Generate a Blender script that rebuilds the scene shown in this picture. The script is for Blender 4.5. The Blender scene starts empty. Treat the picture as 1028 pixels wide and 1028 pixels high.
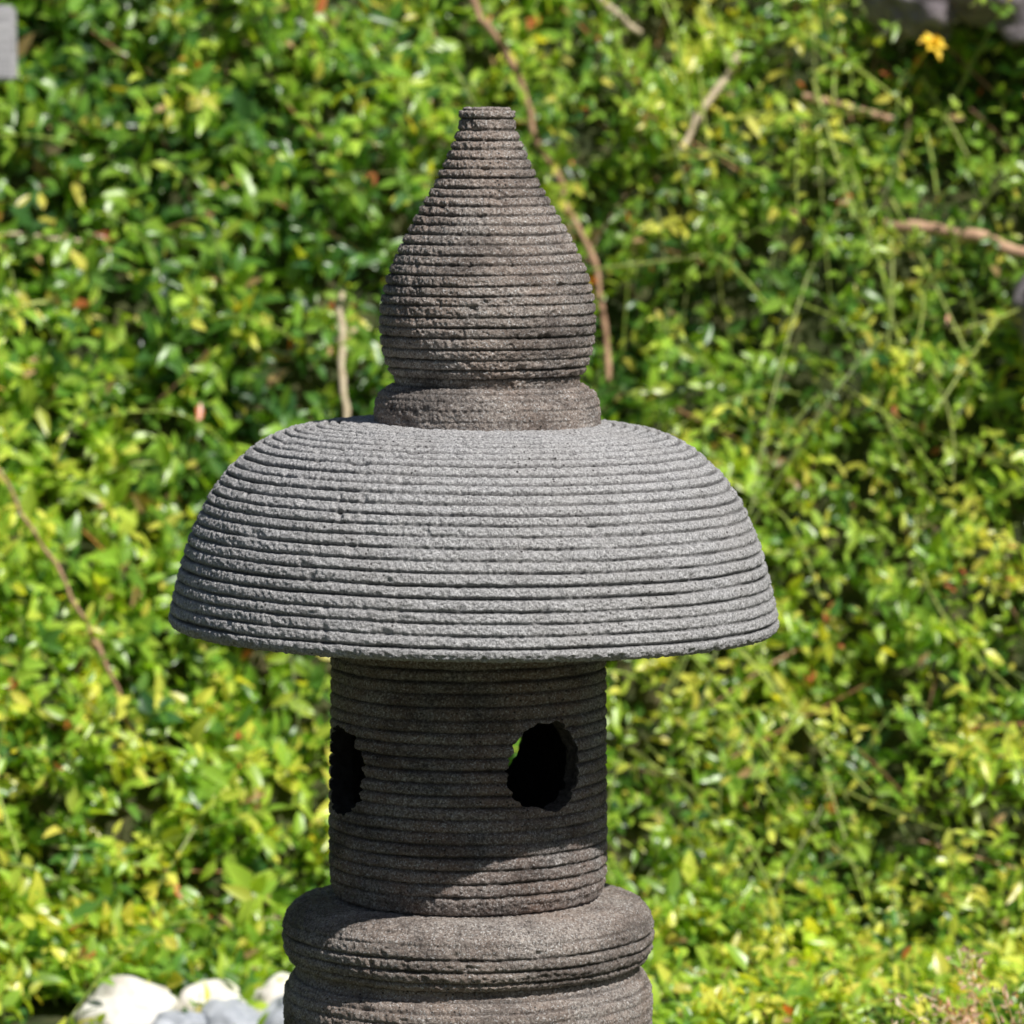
import bpy, bmesh, math, numpy as np
from mathutils import Vector
rng = np.random.default_rng(7)
scene = bpy.context.scene
col = scene.collection

# ---------------------------------------------------------------- noise
def _hash(i, j, k, seed):
    h = (i.astype(np.int64)*374761393 + j.astype(np.int64)*668265263 + k.astype(np.int64)*2147483647 + seed*1274126177) & 0xffffffff
    h = ((h ^ (h >> 13))*1274126177) & 0xffffffff
    h = ((h ^ (h >> 15))*2246822519) & 0xffffffff
    h = h ^ (h >> 16)
    return (h & 0xffffff)/float(0xffffff)
def vnoise(P, seed=0):
    P = np.asarray(P, float)
    I = np.floor(P).astype(np.int64); F = P-I; F = F*F*(3-2*F)
    r = 0
    for a in (0, 1):
        wa = F[:, 0] if a else 1-F[:, 0]
        for b in (0, 1):
            wb = F[:, 1] if b else 1-F[:, 1]
            for c in (0, 1):
                wc = F[:, 2] if c else 1-F[:, 2]
                r = r + wa*wb*wc*_hash(I[:, 0]+a, I[:, 1]+b, I[:, 2]+c, seed)
    return r*2-1
def fbm(P, seed=0, octv=3):
    r = 0; amp = 1; tot = 0
    P = np.asarray(P, float)
    for o in range(octv):
        r = r + amp*vnoise(P*(2**o), seed+o*17); tot += amp; amp *= .5
    return r/tot

# ---------------------------------------------------------------- helpers
def make_mesh(name, V, loops, starts, mats, midx=None, smooth=True, color=None):
    me = bpy.data.meshes.new(name)
    V = np.asarray(V, np.float32)
    me.vertices.add(len(V)); me.vertices.foreach_set("co", V.ravel())
    me.loops.add(len(loops)); me.loops.foreach_set("vertex_index", np.asarray(loops, np.int32))
    me.polygons.add(len(starts)); me.polygons.foreach_set("loop_start", np.asarray(starts, np.int32))
    for m in mats: me.materials.append(m)
    if midx is not None: me.polygons.foreach_set("material_index", np.asarray(midx, np.int32))
    me.polygons.foreach_set("use_smooth", np.full(len(starts), smooth, bool))
    if color is not None:
        at = me.color_attributes.new("tint", 'FLOAT_COLOR', 'POINT')
        c = np.ones((len(V), 4), np.float32); c[:, :3] = color
        at.data.foreach_set("color", c.ravel())
    me.update(calc_edges=True); me.validate()
    return me
def add_obj(name, me, parent=None, loc=(0, 0, 0), rot=(0, 0, 0), **props):
    o = bpy.data.objects.new(name, me); col.objects.link(o)
    o.location = loc; o.rotation_euler = rot
    if parent: o.parent = parent
    for k, v in props.items(): o[k] = v
    return o

# ---------------------------------------------------------------- materials
def new_mat(name):
    m = bpy.data.materials.new(name); m.use_nodes = True
    nt = m.node_tree; nt.nodes.clear()
    out = nt.nodes.new('ShaderNodeOutputMaterial')
    return m, nt, out
def N(nt, t, **kw):
    n = nt.nodes.new(t)
    for k, v in kw.items():
        if k in n.inputs.keys(): n.inputs[k].default_value = v
        else: setattr(n, k, v)
    return n
def ramp(nt, stops, interp='LINEAR'):
    n = nt.nodes.new('ShaderNodeValToRGB'); cr = n.color_ramp; cr.interpolation = interp
    while len(cr.elements) < len(stops): cr.elements.new(0.5)
    for e, (p, c) in zip(cr.elements, stops):
        e.position = p; e.color = (*c, 1) if len(c) == 3 else c
    return n
def mix(nt, a, b, f, mode='MIX'):
    n = nt.nodes.new('ShaderNodeMix'); n.data_type = 'RGBA'; n.blend_type = mode
    for sock, v in ((n.inputs[0], f), (n.inputs[6], a), (n.inputs[7], b)):
        if isinstance(v, bpy.types.NodeSocket): nt.links.new(v, sock)
        elif isinstance(v, (int, float)): sock.default_value = v
        else: sock.default_value = (*v, 1)
    return n.outputs[2]

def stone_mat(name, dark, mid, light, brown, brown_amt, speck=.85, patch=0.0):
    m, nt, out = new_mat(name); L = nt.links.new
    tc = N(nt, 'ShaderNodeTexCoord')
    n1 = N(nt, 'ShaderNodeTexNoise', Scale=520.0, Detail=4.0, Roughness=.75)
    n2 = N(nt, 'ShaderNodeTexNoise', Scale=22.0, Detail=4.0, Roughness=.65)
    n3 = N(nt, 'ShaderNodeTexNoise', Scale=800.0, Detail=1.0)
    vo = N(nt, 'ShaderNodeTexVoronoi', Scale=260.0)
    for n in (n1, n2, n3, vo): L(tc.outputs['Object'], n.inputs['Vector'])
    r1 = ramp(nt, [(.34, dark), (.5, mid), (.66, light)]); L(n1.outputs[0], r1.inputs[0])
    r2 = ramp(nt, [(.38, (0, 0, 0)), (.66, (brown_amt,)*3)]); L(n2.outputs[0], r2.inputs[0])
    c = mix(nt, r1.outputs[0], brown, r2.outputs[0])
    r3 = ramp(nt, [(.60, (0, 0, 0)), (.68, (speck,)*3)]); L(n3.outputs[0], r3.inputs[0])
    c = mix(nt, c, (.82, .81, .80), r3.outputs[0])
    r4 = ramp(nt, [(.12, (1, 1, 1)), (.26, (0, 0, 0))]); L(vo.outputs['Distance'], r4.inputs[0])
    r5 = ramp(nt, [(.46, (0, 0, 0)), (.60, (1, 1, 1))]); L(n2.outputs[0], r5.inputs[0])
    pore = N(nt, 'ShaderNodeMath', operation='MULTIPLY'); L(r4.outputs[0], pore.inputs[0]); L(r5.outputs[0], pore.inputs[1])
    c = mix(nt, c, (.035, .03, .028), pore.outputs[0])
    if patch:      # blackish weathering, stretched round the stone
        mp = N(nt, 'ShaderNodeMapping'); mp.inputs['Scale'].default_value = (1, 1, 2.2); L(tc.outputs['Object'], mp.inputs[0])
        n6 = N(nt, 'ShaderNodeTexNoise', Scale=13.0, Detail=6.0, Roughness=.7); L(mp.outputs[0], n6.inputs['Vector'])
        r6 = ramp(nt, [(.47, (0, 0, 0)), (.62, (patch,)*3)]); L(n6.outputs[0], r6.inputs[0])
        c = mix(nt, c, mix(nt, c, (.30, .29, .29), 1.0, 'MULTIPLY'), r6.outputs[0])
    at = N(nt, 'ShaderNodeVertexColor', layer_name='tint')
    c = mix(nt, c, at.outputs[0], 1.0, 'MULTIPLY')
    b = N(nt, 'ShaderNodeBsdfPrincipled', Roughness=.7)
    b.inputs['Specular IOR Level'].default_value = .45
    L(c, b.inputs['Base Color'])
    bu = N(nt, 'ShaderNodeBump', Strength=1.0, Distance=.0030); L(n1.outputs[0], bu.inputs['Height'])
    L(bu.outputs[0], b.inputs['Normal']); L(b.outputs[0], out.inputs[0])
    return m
M_roof = stone_mat("grey_basalt", (.14, .138, .143), (.50, .492, .50), (.84, .83, .83), (.48, .455, .44), .4)
M_brown = stone_mat("brown_basalt", (.09, .075, .067), (.37, .322, .29), (.70, .63, .57), (.37, .265, .205), .55, patch=.8)
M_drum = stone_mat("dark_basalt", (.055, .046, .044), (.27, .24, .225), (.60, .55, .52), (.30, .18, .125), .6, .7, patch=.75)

def leaf_mat():
    m, nt, out = new_mat("leaf"); L = nt.links.new
    at = N(nt, 'ShaderNodeVertexColor', layer_name='tint')
    b = N(nt, 'ShaderNodeBsdfPrincipled', Roughness=.33)
    b.inputs['Specular IOR Level'].default_value = .7
    L(at.outputs[0], b.inputs['Base Color'])
    tr = N(nt, 'ShaderNodeBsdfTranslucent')
    c = mix(nt, at.outputs[0], (1.8, 1.6, .55), 1.0, 'MULTIPLY'); L(c, tr.inputs[0])
    ms = N(nt, 'ShaderNodeMixShader'); ms.inputs[0].default_value = .40
    L(b.outputs[0], ms.inputs[1]); L(tr.outputs[0], ms.inputs[2]); L(ms.outputs[0], out.inputs[0])
    return m
M_leaf = leaf_mat()
def simple_mat(name, stops, scale=40, rough=.8, bump=.3, dist=.003, stretch=None):
    m, nt, out = new_mat(name); L = nt.links.new
    tc = N(nt, 'ShaderNodeTexCoord'); src = tc.outputs['Object']
    if stretch:
        mp = N(nt, 'ShaderNodeMapping'); mp.inputs['Scale'].default_value = stretch; L(src, mp.inputs[0]); src = mp.outputs[0]
    n = N(nt, 'ShaderNodeTexNoise', Scale=float(scale), Detail=6.0, Roughness=.65); L(src, n.inputs['Vector'])
    r = ramp(nt, stops); L(n.outputs[0], r.inputs[0])
    b = N(nt, 'ShaderNodeBsdfPrincipled', Roughness=rough); L(r.outputs[0], b.inputs['Base Color'])
    bu = N(nt, 'ShaderNodeBump', Strength=bump, Distance=dist); L(n.outputs[0], bu.inputs['Height'])
    L(bu.outputs[0], b.inputs['Normal']); L(b.outputs[0], out.inputs[0])
    return m
M_deep_shade = simple_mat("shade_black_stone", [(.3, (.006, .005, .005)), (.7, (.025, .021, .020))], 300, .95, .8, .002)  # near-black shade of the box inside and one opening, painted as stone colour
M_inner = simple_mat("shaded_stone", [(.3, (.02, .017, .016)), (.7, (.13, .11, .10))], 300, .95, 1, .003)  # mid-dark shade on the other openings' walls, put into the colour
M_soil = simple_mat("soil", [(.3, (.02, .03, .008)), (.5, (.055, .07, .018)), (.7, (.15, .12, .055))], 30, .95, 1, .02)
M_twig = simple_mat("brown_bark", [(.3, (.20, .10, .055)), (.7, (.58, .36, .22))], 90, .8, .6, .002)
M_pink = simple_mat("pinkish_bark", [(.3, (.34, .19, .12)), (.7, (.74, .47, .31))], 70, .8, .6, .002)
M_tan = simple_mat("dry_straw", [(.3, (.40, .31, .19)), (.7, (.76, .64, .46))], 70, .8, .5, .002)
M_green = simple_mat("green_stem", [(.3, (.30, .40, .07)), (.7, (.58, .62, .18))], 50, .6, .3, .001)
M_white = simple_mat("white_stone", [(.3, (.56, .50, .42)), (.5, (.82, .78, .71)), (.7, (.90, .88, .83))], 40, .7, .8, .004)
M_blue = simple_mat("blue_grey_stone", [(.3, (.30, .33, .38)), (.7, (.60, .62, .66))], 40, .7, .6, .004)
M_rock = simple_mat("grey_rock", [(.3, (.09, .075, .085)), (.55, (.28, .24, .26)), (.75, (.46, .41, .43))], 26, .9, 1, .012)
M_plank = simple_mat("weathered_wood", [(.3, (.34, .33, .35)), (.7, (.62, .60, .62))], 30, .8, .6, .002, (1, 12, 12))
M_petal = simple_mat("yellow_petal", [(.3, (.80, .46, .02)), (.7, (.92, .72, .05))], 60, .6, .2, .001)

# ---------------------------------------------------------------- stone lathe
def lathe(name, prof, step, nth, pitch, mats, seed, depth=.0024, closed=False, groove_range=None, rough=.0010, width=.00125, bulge=.0005, inner=None, zmask=None, chip=.005):
    prof = np.array(prof, float)
    if closed: prof = np.vstack([prof, prof[:1]])
    seg = np.linalg.norm(np.diff(prof, axis=0), axis=1); S = np.r_[0, np.cumsum(seg)]
    n = max(8, int(S[-1]/step)); s = np.linspace(0, S[-1], n+1)
    if closed: s = s[:-1]
    R = np.interp(s, S, prof[:, 0]); Z = np.interp(s, S, prof[:, 1])
    for _ in range(8):
        R[1:-1] = .25*R[:-2]+.5*R[1:-1]+.25*R[2:]; Z[1:-1] = .25*Z[:-2]+.5*Z[1:-1]+.25*Z[2:]
    tr = np.gradient(R); tz = np.gradient(Z); ln = np.hypot(tr, tz)+1e-9
    nr, nz = -tz/ln, tr/ln
    m = len(s)
    th = np.linspace(0, 2*math.pi, nth, endpoint=False)
    TH, SS = np.meshgrid(th, s); RR = R[:, None]+0*TH; ZZ = Z[:, None]+0*TH
    X = RR*np.cos(TH); Y = RR*np.sin(TH)
    P = np.c_[X.ravel(), Y.ravel(), ZZ.ravel()]
    g0, g1 = groove_range if groove_range else (0, S[-1])
    r2 = np.random.default_rng(seed)
    lines = [g0+pitch*.6]
    while lines[-1] < g1: lines.append(lines[-1]+pitch*r2.uniform(.9, 1.1))
    lines = np.array(lines)
    wob = fbm(P*[9, 9, 12], seed, 3).reshape(TH.shape)*.0009 + fbm(P*[60, 60, 60], seed+3, 2).reshape(TH.shape)*.0004
    sw = SS+wob
    idx = np.clip(np.searchsorted(lines, sw), 1, len(lines)-1)
    d0 = np.abs(sw-lines[idx-1]); d1 = np.abs(lines[idx]-sw)
    d = np.minimum(d0, d1); near = np.where(d0 < d1, idx-1, idx)
    ldepth = r2.uniform(.75, 1.12, len(lines)+2)[near]
    brk = np.clip(.9+.65*fbm(np.c_[P[:, 0]*26, P[:, 1]*26, near.ravel()*7.3], seed+9, 3).reshape(TH.shape), .25, 1.35)
    wloc = width*(1+.4*fbm(P*60, seed+21, 2).reshape(TH.shape))
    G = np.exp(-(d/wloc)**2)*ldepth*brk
    t = d0/np.maximum(d0+d1, 1e-6)
    B = np.sin(np.pi*np.clip(t, 0, 1))*bulge + r2.uniform(-.5, .5, len(lines)+2)[idx]*.0003
    mask = ((SS > g0) & (SS < g1)).astype(float)
    if zmask is not None: mask = mask*np.interp(ZZ, zmask[0], zmask[1])
    fine = fbm(P*560, seed+31, 2).reshape(TH.shape)*rough
    chips = fbm(P*130, seed+37, 2).reshape(TH.shape); chips = -np.clip(chips-.32, 0, 1)*chip
    big = fbm(P*14, seed+41, 2).reshape(TH.shape)*.0006
    D = (-G*depth + B)*mask + fine + chips + big
    X = X+D*nr[:, None]*np.cos(TH); Y = Y+D*nr[:, None]*np.sin(TH); Zf = ZZ+D*nz[:, None]
    V = np.c_[X.ravel(), Y.ravel(), Zf.ravel()]
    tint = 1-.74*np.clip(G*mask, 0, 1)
    if inner is not None: tint = np.where(SS > inner, .07, tint)   # shade of the hollow inside painted into the tint
    tint = np.repeat(tint.reshape(-1, 1), 3, 1)
    rows = m if closed else m-1
    i = np.arange(rows)[:, None]; j = np.arange(nth)[None, :]
    i2 = (i+1) % m; j2 = (j+1) % nth
    a = i*nth+j; b = i*nth+j2; c = i2*nth+j2; e = i2*nth+j
    F = np.stack([a, e, c, b], -1).reshape(-1, 4)
    loops = F.ravel(); starts = np.arange(len(F))*4
    if not closed:
        top = np.arange(nth); bot = np.arange(nth)[::-1]+(m-1)*nth
        starts = np.r_[starts, len(loops), len(loops)+nth]; loops = np.r_[loops, top, bot]
    midx = None
    if inner is not None and len(mats) > 1:
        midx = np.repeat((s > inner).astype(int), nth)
    return make_mesh(name, V, loops, starts, mats, midx=midx, color=tint)

lantern = bpy.data.objects.new("stone_lantern", None); col.objects.link(lantern)
lantern.empty_display_size = .1; lantern.location = (-.0255, 0, 0)
lantern["label"] = "carved grey basalt garden lantern with grooved dome roof and pointed finial"
lantern["category"] = "stone lantern"

fin = [(.006, .748), (.0165, .7475), (.0180, .745), (.0189, .7345), (.0255, .7185), (.0336, .700), (.0462, .678), (.0558, .6610),
       (.0652, .6410), (.0700, .6225), (.0710, .606), (.0696, .591), (.0653, .5770), (.0605, .5705), (.0602, .5675), (.0655, .5650), (.0710, .561),
       (.0740, .554), (.0745, .546), (.0740, .538)]
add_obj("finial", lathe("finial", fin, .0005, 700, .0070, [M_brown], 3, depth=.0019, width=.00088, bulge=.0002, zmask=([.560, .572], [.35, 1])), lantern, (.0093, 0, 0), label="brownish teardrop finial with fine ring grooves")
roof = [(.03, .5425), (.075, .5415), (.100, .5400), (.121, .5365), (.135, .5310), (.147, .5235), (.163, .5090), (.1740, .4940), (.1825, .4770), (.1895, .4600),
        (.1950, .4400), (.1990, .4220), (.2010, .4120), (.2005, .4080), (.197, .4055), (.187, .4055), (.12, .4090), (.06, .4105)]
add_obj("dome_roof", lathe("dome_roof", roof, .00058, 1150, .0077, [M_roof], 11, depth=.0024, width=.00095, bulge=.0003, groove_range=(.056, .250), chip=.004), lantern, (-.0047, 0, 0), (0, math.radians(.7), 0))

drum = [(.0885, .413), (.0905, .405), (.0910, .33), (.0920, .256), (.0917, .238), (.0885, .2285), (.084, .2270), (.075, .2275), (.077, .232), (.077, .41), (.079, .413)]
me = lathe("drum", drum, .0008, 620, .0083, [M_drum, M_deep_shade, M_inner], 23, depth=.0021, closed=True, groove_range=(.004, .180), inner=.196, width=.0010, bulge=.0003)
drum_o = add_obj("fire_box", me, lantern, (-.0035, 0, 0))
cutters = []
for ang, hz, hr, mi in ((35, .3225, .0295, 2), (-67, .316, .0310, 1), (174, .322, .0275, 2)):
    a = math.radians(ang); dirv = np.array([math.sin(a), -math.cos(a), 0]); side = np.array([math.cos(a), math.sin(a), 0]); up = np.array([0, 0, 1.])
    ns, nr_ = 110, 34; V = []; c0 = []
    for k in range(nr_):
        dist = .045+.065*k/(nr_-1); cc = dirv*dist+np.array([0, 0, hz])
        for q in range(ns):
            p = 2*math.pi*q/ns
            V.append(cc+side*math.cos(p)*hr+up*(math.sin(p)*(hr*.4+.0175))); c0.append(cc)
    V = np.array(V); c0 = np.array(c0)
    V = V+(V-c0)*(.10*fbm(V*45, 51, 2)+.10*fbm(V*190, 57, 2))[:, None]
    loops = []; starts = []
    for k in range(nr_-1):
        for q in range(ns):
            starts.append(len(loops)); q2 = (q+1) % ns
            loops += [k*ns+q, k*ns+q2, (k+1)*ns+q2, (k+1)*ns+q]
    starts.append(len(loops)); loops += list(range(ns))[::-1]
    starts.append(len(loops)); loops += [(nr_-1)*ns+q for q in range(ns)]
    cm = make_mesh("cut", V, loops, starts, [M_drum, M_deep_shade, M_inner], midx=np.full(len(starts), mi), color=np.full((len(V), 3), .2))
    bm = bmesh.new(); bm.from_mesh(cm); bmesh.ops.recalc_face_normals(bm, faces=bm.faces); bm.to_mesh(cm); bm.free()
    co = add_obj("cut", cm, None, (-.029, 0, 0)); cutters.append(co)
    md = drum_o.modifiers.new("b", 'BOOLEAN'); md.operation = 'DIFFERENCE'; md.solver = 'EXACT'; md.object = co
bm = bmesh.new(); bm.from_mesh(me); bmesh.ops.recalc_face_normals(bm, faces=bm.faces); bm.to_mesh(me); bm.free()
bpy.context.view_layer.update()
dg = bpy.context.evaluated_depsgraph_get()
newme = bpy.data.meshes.new_from_object(drum_o.evaluated_get(dg))
drum_o.modifiers.clear(); drum_o.data = newme; newme.name = "fire_box"
for c in cutters: bpy.data.objects.remove(c)

collar = [(.03, .2272), (.085, .2268), (.106, .2258), (.116, .2220), (.1220, .2145), (.1236, .2040), (.1225, .1940), (.1190, .1860), (.1130, .1812), (.1120, .1790),
          (.1160, .1755), (.1215, .1680), (.1228, .1560), (.1218, .1400), (.1180, .1290), (.108, .124), (.03, .1235)]
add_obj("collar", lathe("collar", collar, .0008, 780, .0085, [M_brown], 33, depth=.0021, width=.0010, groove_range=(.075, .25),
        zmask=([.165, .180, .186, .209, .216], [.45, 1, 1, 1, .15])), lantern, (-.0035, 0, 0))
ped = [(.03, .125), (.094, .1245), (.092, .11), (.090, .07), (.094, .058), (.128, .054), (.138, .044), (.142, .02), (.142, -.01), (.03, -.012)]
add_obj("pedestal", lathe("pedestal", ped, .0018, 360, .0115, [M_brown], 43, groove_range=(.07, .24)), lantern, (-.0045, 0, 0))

# ---------------------------------------------------------------- terrain
FOOT = .86
def hgt(x, y):
    x = np.asarray(x, float); y = np.asarray(y, float)
    t = y-FOOT-.03*np.sin(x*5+1)-.02*np.sin(x*11)
    s = np.where(t < 0, 0, t)
    z = np.minimum(s*1.72, 1.0+(s-.58)*.9)
    z = np.where(s > 1.2, 1.0+.62*.9+(1-np.exp(-(s-1.2)))*.5, z)
    z = np.where(s > 0, z*np.clip(s/.06, 0, 1)**.3, z)
    P = np.c_[x.ravel()*4, y.ravel()*4, 0*x.ravel()]
    nb = fbm(P, 71, 3).reshape(x.shape)
    return z + nb*.07*np.clip(s/.15, 0, 1)
gx = np.unique(np.r_[np.linspace(-60, -3, 24), np.linspace(-3, 3, 180), np.linspace(3, 60, 24)])
gy = np.unique(np.r_[np.linspace(-60, -2, 24), np.linspace(-2, .8, 30), np.linspace(.8, 2.4, 90), np.linspace(2.4, 60, 26)])
GX, GY = np.meshgrid(gx, gy); GZ = hgt(GX, GY)
V = np.c_[GX.ravel(), GY.ravel(), GZ.ravel()]
i = np.arange(len(gy)-1)[:, None]; j = np.arange(len(gx)-1)[None, :]; w = len(gx)
F = np.stack([i*w+j, i*w+j+1, (i+1)*w+j+1, (i+1)*w+j], -1).reshape(-1, 4)
add_obj("ground", make_mesh("ground", V, F.ravel(), np.arange(len(F))*4, [M_soil]), kind="structure")

# ---------------------------------------------------------------- rocks / pebbles
def boulder(name, mat, r, seed, amp=.25, freq=6, nu=64, nv=40):
    u = np.linspace(0, 2*math.pi, nu, endpoint=False); v = np.linspace(.02, math.pi-.02, nv)
    U, W = np.meshgrid(u, v); D = np.c_[(np.cos(U)*np.sin(W)).ravel(), (np.sin(U)*np.sin(W)).ravel(), np.cos(W).ravel()]
    P = D*np.array(r)
    P = P*(1+amp*fbm(D*1.3+seed, seed, 2)+amp*.35*fbm(D*freq, seed+5, 3))[:, None]
    i = np.arange(nv-1)[:, None]; j = np.arange(nu)[None, :]; j2 = (j+1) % nu
    F = np.stack([i*nu+j, (i+1)*nu+j, (i+1)*nu+j2, i*nu+j2], -1).reshape(-1, 4)
    loops = F.ravel(); st = np.arange(len(F))*4
    st = np.r_[st, len(loops), len(loops)+nu]; loops = np.r_[loops, np.arange(nu), (np.arange(nu)+(nv-1)*nu)[::-1]]
    return make_mesh(name, P, loops, st, [mat])
peb = [(-.316, .69, .004, .046, .034, .030, M_white, "smooth white pebble at the foot of the green bank"),
       (-.245, .73, .002, .036, .028, .026, M_white, "smooth white pebble at the foot of the green bank"),
       (-.192, .73, .004, .030, .026, .028, M_white, "smooth white pebble at the foot of the green bank"),
       (-.226, .665, .004, .034, .028, .022, M_blue, "blue-grey rounded pebble lying among white pebbles"),
       (-.266, .655, .002, .024, .020, .016, M_blue, "blue-grey rounded pebble lying among white pebbles"),
       (-.172, .68, .004, .030, .028, .022, M_blue, "blue-grey rounded pebble lying among white pebbles"),
       (-.13, .74, .004, .034, .028, .022, M_white, "smooth white pebble at the foot of the green bank")]
for k, (x, y, z, a, b, c, mt, lb) in enumerate(peb):
    add_obj("pebble" if k == 0 else "pebble.%03d" % k, boulder("pebble", mt, (a, b, c), 100+k, .34, 2), None, (x, y, z+.006), (0, 0, k*.7),
            label=lb, category="pebble", group="pebbles at the foot of the bank")
rocks = [((.375, 1.235, .850), (.060, .05, .045), 201, "grey-purple rough rock embedded in the leafy bank"),
         ((.470, 1.23, .845), (.080, .06, .055), 213, "grey-purple rough rock embedded in the leafy bank"),
         ((.515, 1.04, .575), (.072, .06, .055), 207, "grey rough rock half hidden by creeping leaves")]
for k, (p, r, sd, lb) in enumerate(rocks):
    add_obj("rock" if k == 0 else "rock.%03d" % k, boulder("rock", M_rock, r, sd, .45, 4), None, p, label=lb, category="rock", group="rocks in the bank")

bm = bmesh.new(); bmesh.ops.create_cube(bm, size=1)
bmesh.ops.scale(bm, vec=(.5, .03, .066), verts=bm.verts); bmesh.ops.bevel(bm, geom=bm.edges[:], offset=.003, segments=2, affect='EDGES')
me = bpy.data.meshes.new("plank"); bm.to_mesh(me); bm.free(); me.materials.append(M_plank)
add_obj("wooden_plank", me, None, (-.686, 1.10, .795), (0, math.radians(-1), 0), label="weathered grey wooden plank lying in the leafy bank", category="plank")

# ---------------------------------------------------------------- ground cover
def nrm(a): return a/np.maximum(np.linalg.norm(a, axis=-1, keepdims=True), 1e-9)
ALLV = []; ALLC = []; ALLL = []; ALLS = []; off = [0, 0]
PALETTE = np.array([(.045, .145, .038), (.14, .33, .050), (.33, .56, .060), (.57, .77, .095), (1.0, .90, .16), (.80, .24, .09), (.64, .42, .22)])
EXCL = [((.375, 1.175, .845), .075), ((.470, 1.16, .840), .10), ((.515, 1.00, .575), .075)]
def push(V, C, F3, F4):
    o = off[0]
    l = np.concatenate([(F3+o).ravel(), (F4+o).ravel()]) if len(F4) else (F3+o).ravel()
    st = np.concatenate([off[1]+np.arange(len(F3))*3, off[1]+len(F3)*3+np.arange(len(F4))*4])
    ALLV.append(V); ALLC.append(C); ALLL.append(l); ALLS.append(st)
    off[0] += len(V); off[1] += len(l)
def leaves(pos, d, nv, ln, wd, colr, curl):
    n = len(pos); d = nrm(d); side = nrm(np.cross(d, nv)); nv = np.cross(side, d)
    def pt(t, s, fold): return pos+d*(ln*t)[:, None]+side*(wd*s)[:, None]+nv*(wd*fold-curl*ln*t*t)[:, None]
    z = np.zeros(n)
    pts = [pt(z, 0, 0), pt(z+.36, 0, 0), pt(z+.34, -.5, .2), pt(z+.34, .5, .2), pt(z+.72, 0, 0), pt(z+.70, -.36, .15), pt(z+.70, .36, .15), pt(z+1, 0, 0)]
    V = np.stack(pts, 1).reshape(-1, 3)
    C = np.repeat(colr, 8, 0)*np.tile(np.array([.85, .92, 1, 1, .95, 1.05, 1.05, 1.1]), n)[:, None]
    base = np.arange(n)[:, None]*8
    F3 = np.concatenate([base+np.array(f) for f in ([0, 3, 1], [0, 1, 2], [4, 6, 7], [4, 7, 5])])
    F4 = np.concatenate([base+np.array(f) for f in ([1, 3, 6, 4], [1, 4, 5, 2])])
    push(V, C, F3, F4)
def tubes(paths, rad, colr):
    n, k, _ = paths.shape
    t = nrm(np.gradient(paths, axis=1)); a = nrm(np.cross(t, np.array([.3, .2, .93]))); b = np.cross(t, a)
    rings = []
    tap = np.linspace(1, .45, k)[None, :, None]
    for q in range(3):
        an = 2*math.pi*q/3; rings.append(paths+(a*math.cos(an)+b*math.sin(an))*rad[:, None, None]*tap)
    V = np.stack(rings, 2).reshape(-1, 3)
    C = np.repeat(colr, k*3, 0)
    F = []
    for i_ in range(k-1):
        for q in range(3):
            q2 = (q+1) % 3; F.append([i_*3+q, i_*3+q2, (i_+1)*3+q2, (i_+1)*3+q])
    F = np.array(F); F4 = (np.arange(n)[:, None, None]*(k*3)+F[None]).reshape(-1, 4)
    push(V, C, np.zeros((0, 3), int), F4)
def bank_points(n, xr, vmax):
    return rng.uniform(xr[0], xr[1], n), FOOT+rng.uniform(-.05, vmax, n)
def surf(x, y):
    e = .01; z = hgt(x, y)
    zx = (hgt(x+e, y)-z)/e; zy = (hgt(x, y+e)-z)/e
    nn = nrm(np.c_[-zx, -zy, np.ones_like(z)])
    return np.c_[x, y, z], nn
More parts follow.
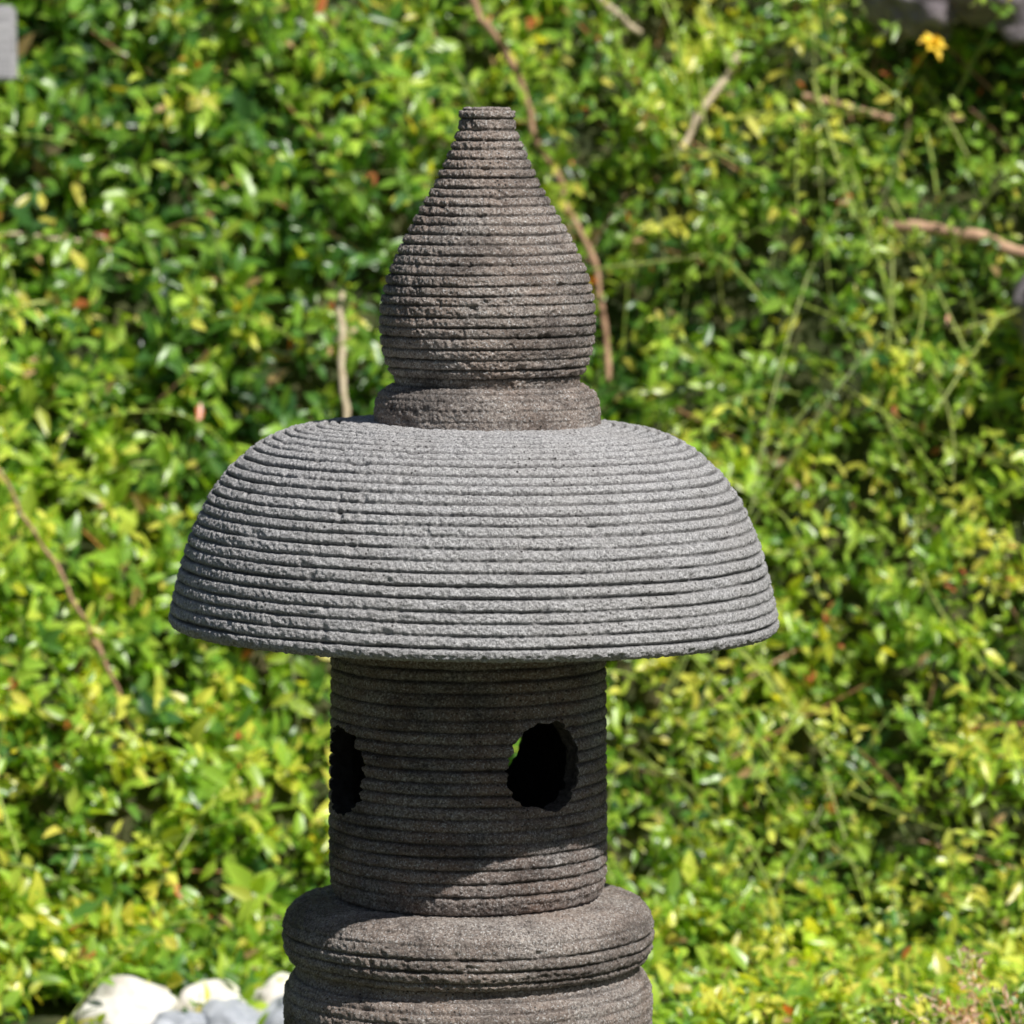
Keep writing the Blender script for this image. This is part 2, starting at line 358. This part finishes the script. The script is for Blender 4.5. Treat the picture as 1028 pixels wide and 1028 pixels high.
def shoots(P, nn, Lr, m, lsz, spread, upb, colshift=0., kseg=4, stemr=.0008, outoff=.05, droop=.25, stemcol=(.26, .34, .09), ddir=None, lw=(.32, .54), thin=True):
    cl = fbm(P*7.5, 81, 3); cl2 = fbm(P*[2.6, 2.6, 2.6], 85, 2); cl3 = fbm(P*13, 91, 2)
    P = P+nn*(np.clip(cl*1.7+.35, 0, 1.6)*outoff)[:, None]
    if thin:     # ragged gaps between the clumps
        keep = rng.uniform(0, 1, len(P)) < np.clip(1.0+1.8*(cl3+.22), .25, 1)
        P, nn, cl, cl2 = P[keep], nn[keep], cl[keep], cl2[keep]
    for c, r in EXCL:
        keep = np.linalg.norm(P-np.array(c), axis=1) > r*(1+.25*rng.uniform(-1, 1, len(P)))
        P, nn, cl, cl2 = P[keep], nn[keep], cl[keep], cl2[keep]
    n = len(P)
    D = nrm(nn*.75+np.array([0, 0, upb])+(0 if ddir is None else np.array(ddir))+rng.normal(0, spread, (n, 3)))
    Ln = rng.uniform(Lr[0], Lr[1], n)
    bend = rng.normal(0, .25, (n, 3)); bend[:, 2] -= droop
    tt = np.linspace(0, 1, kseg)[None, :, None]
    def at(t): return P[:, None]+D[:, None]*(Ln[:, None, None]*t)+bend[:, None]*(Ln[:, None, None]*t*t)
    tubes(at(tt), np.full(n, stemr)*rng.uniform(.7, 1.4, n), np.array(stemcol)*rng.uniform(.6, 1.4, (n, 1)))
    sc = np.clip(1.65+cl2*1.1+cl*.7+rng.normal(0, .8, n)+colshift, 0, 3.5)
    szf = np.clip(1.0-.22*np.tanh(P[:, 0]*3)+rng.normal(0, .2, n), .6, 1.5)      # leaves run larger on one flank, finer on the other
    for j_ in range(m):
        t = (j_+.6+rng.uniform(-.2, .2, n))/m; t3 = t[:, None, None]
        pos = at(t3)[:, 0]
        tan = nrm(D+2*bend*t[:, None])
        ph = j_*2.4+rng.uniform(0, 1.0, n)+np.arange(n)*1.7
        a = nrm(np.cross(tan, np.array([.31, .17, .9]))); b = np.cross(tan, a)
        rad = a*np.cos(ph)[:, None]+b*np.sin(ph)[:, None]
        ld = nrm(rad*rng.uniform(.7, 1.1, (n, 1))+tan*rng.uniform(.25, .9, (n, 1))+rng.normal(0, .2, (n, 3)))
        nv = nrm(tan*.6+np.array([.42, -.5, .65])+rng.normal(0, .42, (n, 3)))
        ln = szf*rng.uniform(lsz[0], lsz[1], n)*(1-.35*np.abs(t-.55)*1.5); wd = ln*rng.uniform(lw[0], lw[1], n)
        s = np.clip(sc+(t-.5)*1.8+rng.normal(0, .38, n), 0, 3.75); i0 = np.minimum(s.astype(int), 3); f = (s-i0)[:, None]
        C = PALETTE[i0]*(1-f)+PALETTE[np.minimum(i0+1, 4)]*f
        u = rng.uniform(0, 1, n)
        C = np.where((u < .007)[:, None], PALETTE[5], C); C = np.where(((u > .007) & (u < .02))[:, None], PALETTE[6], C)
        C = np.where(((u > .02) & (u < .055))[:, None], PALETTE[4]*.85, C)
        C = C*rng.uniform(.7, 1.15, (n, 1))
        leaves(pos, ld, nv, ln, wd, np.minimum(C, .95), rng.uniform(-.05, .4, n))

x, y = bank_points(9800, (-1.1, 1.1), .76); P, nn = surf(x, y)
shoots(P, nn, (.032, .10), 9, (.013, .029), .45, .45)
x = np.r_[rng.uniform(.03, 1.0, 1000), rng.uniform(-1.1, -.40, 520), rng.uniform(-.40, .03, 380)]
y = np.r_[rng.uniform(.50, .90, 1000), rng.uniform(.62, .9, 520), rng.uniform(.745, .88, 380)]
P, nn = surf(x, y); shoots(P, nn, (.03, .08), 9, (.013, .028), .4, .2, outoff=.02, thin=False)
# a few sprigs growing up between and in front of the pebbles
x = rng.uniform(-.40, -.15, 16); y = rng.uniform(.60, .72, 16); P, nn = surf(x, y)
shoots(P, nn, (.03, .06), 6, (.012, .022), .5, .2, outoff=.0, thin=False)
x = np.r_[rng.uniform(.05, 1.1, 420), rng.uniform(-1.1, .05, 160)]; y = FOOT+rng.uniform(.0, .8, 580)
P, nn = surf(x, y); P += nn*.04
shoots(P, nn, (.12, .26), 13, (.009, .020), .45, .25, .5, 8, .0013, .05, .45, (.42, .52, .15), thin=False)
x = np.r_[rng.uniform(.1, 1.0, 120), rng.uniform(-1.0, .1, 16)]; y = FOOT+np.r_[rng.uniform(.03, .5, 120), rng.uniform(.05, .8, 16)]
P, nn = surf(x, y); P += nn*.055
shoots(P, nn, (.12, .26), 8, (.010, .018), .35, -.4, .5, 8, .0015, .04, .1, (.50, .58, .20), (.3, 0, -.5), thin=False)
n = 240
x = rng.uniform(-1.1, 1.1, n); y = FOOT+rng.uniform(.0, .76, n); P, nn = surf(x, y)
P += nn*.05; D = nrm(rng.normal(0, 1, (n, 3))*[1, .35, 1]); tt = np.linspace(-.5, .5, 7)[None, :, None]
Ln = rng.uniform(.06, .15, n)[:, None, None]
path = P[:, None]+D[:, None]*Ln*tt+rng.normal(0, .15, (n, 1, 3))*Ln*tt*tt
tubes(path, rng.uniform(.0008, .0016, n), np.array([.58, .38, .24])*rng.uniform(.5, 1.4, (n, 1)))
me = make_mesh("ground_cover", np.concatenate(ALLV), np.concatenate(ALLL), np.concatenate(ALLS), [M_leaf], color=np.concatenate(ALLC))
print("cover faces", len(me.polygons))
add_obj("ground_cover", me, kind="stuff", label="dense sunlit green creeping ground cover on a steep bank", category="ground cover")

# ---------------------------------------------------------------- single twigs
def twig(name, pts, r0, r1, mat, seed, **pr):
    pts = np.array(pts, float); seg = np.r_[0, np.cumsum(np.linalg.norm(np.diff(pts, axis=0), axis=1))]
    s = np.linspace(0, seg[-1], 40); C = np.stack([np.interp(s, seg, pts[:, q]) for q in range(3)], 1)
    for _ in range(6): C[1:-1] = .25*C[:-2]+.5*C[1:-1]+.25*C[2:]
    C += np.stack([fbm(C*40+seed*3.1+q*9, seed+q, 2) for q in range(3)], 1)*.005
    t = nrm(np.gradient(C, axis=0)); a = nrm(np.cross(t, [.2, .9, .3])); b = np.cross(t, a)
    R = np.linspace(r0, r1, 40)*(1+.35*fbm(C*150, seed+8, 2)); ns = 10; V = []
    for q in range(ns):
        an = 2*math.pi*q/ns; V.append(C+(a*math.cos(an)+b*math.sin(an))*R[:, None])
    V = np.stack(V, 1).reshape(-1, 3)
    i = np.arange(39)[:, None]; j = np.arange(ns)[None, :]; j2 = (j+1) % ns
    F = np.stack([i*ns+j, i*ns+j2, (i+1)*ns+j2, (i+1)*ns+j], -1).reshape(-1, 4)
    loops = F.ravel(); st = np.arange(len(F))*4
    st = np.r_[st, len(loops), len(loops)+ns]; loops = np.r_[loops, np.arange(ns)[::-1], np.arange(ns)+39*ns]
    return add_obj(name, make_mesh(name, V, loops, st, [mat]), **pr)
def yb(z, o=.095): return FOOT+.58*z-o
T = [([(-.045, .860, .095), (-.02, .81, .09), (.005, .772, .07), (.028, .704, .045), (.06, .635, .04), (.077, .60, .05), (.085, .50, .05)], .0034, .0026, M_twig, "brown woody twig lying across the green creeper"),
     ([(.205, .79, .08), (.18, .75, .09), (.150, .708, .10)], .0036, .0030, M_tan, "pale straw-coloured broken twig in the creeper"),
     ([(.335, .640, .08), (.40, .632, .09), (.457, .615, .1), (.60, .585, .09)], .0058, .005, M_pink, "thick pinkish-brown bare branch lying on the bank"),
     ([(-.152, .58, .09), (-.150, .53, .09), (-.143, .455, .09)], .0034, .0028, M_tan, "pale straw-coloured broken twig in the creeper"),
     ([(-.62, .634, .1), (-.50, .632, .1), (-.38, .626, .07)], .0022, .0018, M_tan, "thin grey-tan dry twig in the creeper"),
     ([(.265, .752, .07), (.30, .744, .09), (.345, .732, .07)], .004, .0035, M_pink, "short pinkish-brown dead branch among leaves"),
     ([(.065, .86, .1), (.085, .835, .09), (.118, .81, .07)], .0038, .0032, M_tan, "pale straw-coloured broken twig in the creeper"),
     ([(-.56, .545, .1), (-.46, .565, .1), (-.40, .572, .08)], .0024, .0020, M_green, "thin yellow-green bare stem above the leaves"),
     ([(.70, .50, .1), (.62, .56, .1), (.50, .60, .1)], .003, .0022, M_green, "thin yellow-green bare stem above the leaves")]
for k, (pts, r0, r1, mt, lb) in enumerate(T):
    add = [(p[0], yb(p[1], p[2]), p[1]) for p in pts]
    twig("twig" if k == 0 else "twig.%03d" % k, add, r0, r1, mt, 300+k, label=lb, category="twig", group="twigs on the bank")
twig("twig.020", [(-.445, .955, .44), (-.41, .935, .39), (-.365, .90, .32), (-.335, .88, .26), (-.315, .90, .21)], .0014, .0020, M_twig, 330,
     label="long thin reddish-brown bare shoot rising from the creeper", category="twig", group="twigs on the bank")

# yellow flower : cupped ragged petals on a stalk
ALLV.clear(); ALLC.clear(); ALLL.clear(); ALLS.clear(); off[0] = off[1] = 0
npet = 10; an = np.arange(npet)*2*math.pi/npet+rng.normal(0, .25, npet)
ax = nrm(np.array([[.5, -.6, .6]])); u_ = nrm(np.cross(ax, [[0, 0, 1.]])); v_ = np.cross(ax, u_)
rd = u_*np.cos(an)[:, None]+v_*np.sin(an)[:, None]
leaves(rd*.001, rd+ax*rng.uniform(.1, 1.2, (npet, 1)), np.repeat(ax, npet, 0), rng.uniform(.012, .019, npet), np.full(npet, .010), np.ones((npet, 3)), np.full(npet, .3))
leaves(rd*.001, rd*.6+ax*1.4, np.repeat(ax, npet, 0), np.full(npet, .010), np.full(npet, .006), np.ones((npet, 3)), np.full(npet, .0))
tubes(np.stack([ax*(-.08*q)+np.array([[0, 0, -.02*q*q]]) for q in np.linspace(0, 1, 5)], 1), np.array([.0012]), np.ones((1, 3)))
fl = make_mesh("yellow_flower", np.concatenate(ALLV), np.concatenate(ALLL), np.concatenate(ALLS), [M_petal])
add_obj("yellow_flower", fl, None, (.374, 1.16, .798), label="small yellow flower opening among the creeper leaves", category="flower")

def flower_plant():
    r = np.random.default_rng(5)
    ALLV.clear(); ALLC.clear(); ALLL.clear(); ALLS.clear(); off[0] = off[1] = 0
    n = 15; base = np.zeros((n, 3)); base[:, :2] = r.normal(0, .012, (n, 2))
    D = nrm(np.c_[r.normal(-.15, .3, n), r.normal(-.1, .3, n), np.ones(n)]); Ln = r.uniform(.10, .155, n)
    tt = np.linspace(0, 1, 7)[None, :, None]; bend = r.normal(0, .2, (n, 3))
    path = base[:, None]+D[:, None]*Ln[:, None, None]*tt+bend[:, None]*Ln[:, None, None]*tt**2
    tubes(path, np.full(n, .0009), np.tile([[.75, .68, .45]], (n, 1)))
    for q in range(24):
        t = r.uniform(.74, 1.03, n)[:, None]
        pos = base+D*Ln[:, None]*t+bend*Ln[:, None]*t**2+r.normal(0, .004, (n, 3))
        c = np.where(r.uniform(0, 1, (n, 1)) < .5, [[.92, .62, .50]], [[.92, .80, .58]])*r.uniform(.8, 1.0, (n, 1))
        leaves(pos, r.normal(0, 1, (n, 3))+D, r.normal(0, 1, (n, 3)), r.uniform(.005, .009, n), r.uniform(.002, .004, n), c, np.zeros(n))
    return make_mesh("dried_flower_plant", np.concatenate(ALLV), np.concatenate(ALLL), np.concatenate(ALLS), [M_leaf], color=np.concatenate(ALLC))
add_obj("dried_flower_plant", flower_plant(), None, (.378, .33, -.002), label="dried pinkish-tan flower stalks growing beside the green creeper", category="plant")

# ---------------------------------------------------------------- light
w = bpy.data.worlds.new("World"); scene.world = w; w.use_nodes = True
nt = w.node_tree; bg = nt.nodes['Background']; sky = nt.nodes.new('ShaderNodeTexSky'); sky.sky_type = 'NISHITA'; sky.sun_disc = False
EL, AZ = 51, 43
sky.sun_elevation = math.radians(EL); sky.sun_rotation = math.radians(180-AZ)
nt.links.new(sky.outputs[0], bg.inputs[0]); bg.inputs[1].default_value = .05
sun = bpy.data.lights.new("sun", 'SUN'); sun.energy = 5.0; sun.angle = math.radians(.5); sun.color = (1, .965, .91)
so = bpy.data.objects.new("sun", sun); col.objects.link(so)
dv = Vector((math.sin(math.radians(AZ))*math.cos(math.radians(EL)), -math.cos(math.radians(AZ))*math.cos(math.radians(EL)), math.sin(math.radians(EL))))
so.rotation_euler = dv.to_track_quat('Z', 'Y').to_euler(); so.location = dv*5

cam = bpy.data.cameras.new("camera"); co = bpy.data.objects.new("camera", cam); col.objects.link(co)
co.location = (0, -3.2, .762); co.rotation_euler = (math.radians(85), 0, 0)
cam.sensor_width = 36; cam.lens = 18/math.tan(math.radians(6)); cam.clip_end = 300; cam.clip_start = .05
cam.dof.use_dof = True; cam.dof.focus_distance = 3.08; cam.dof.aperture_fstop = 9.5
scene.camera = co
scene.view_settings.view_transform = 'Standard'; scene.view_settings.look = 'None'; scene.view_settings.exposure = 0
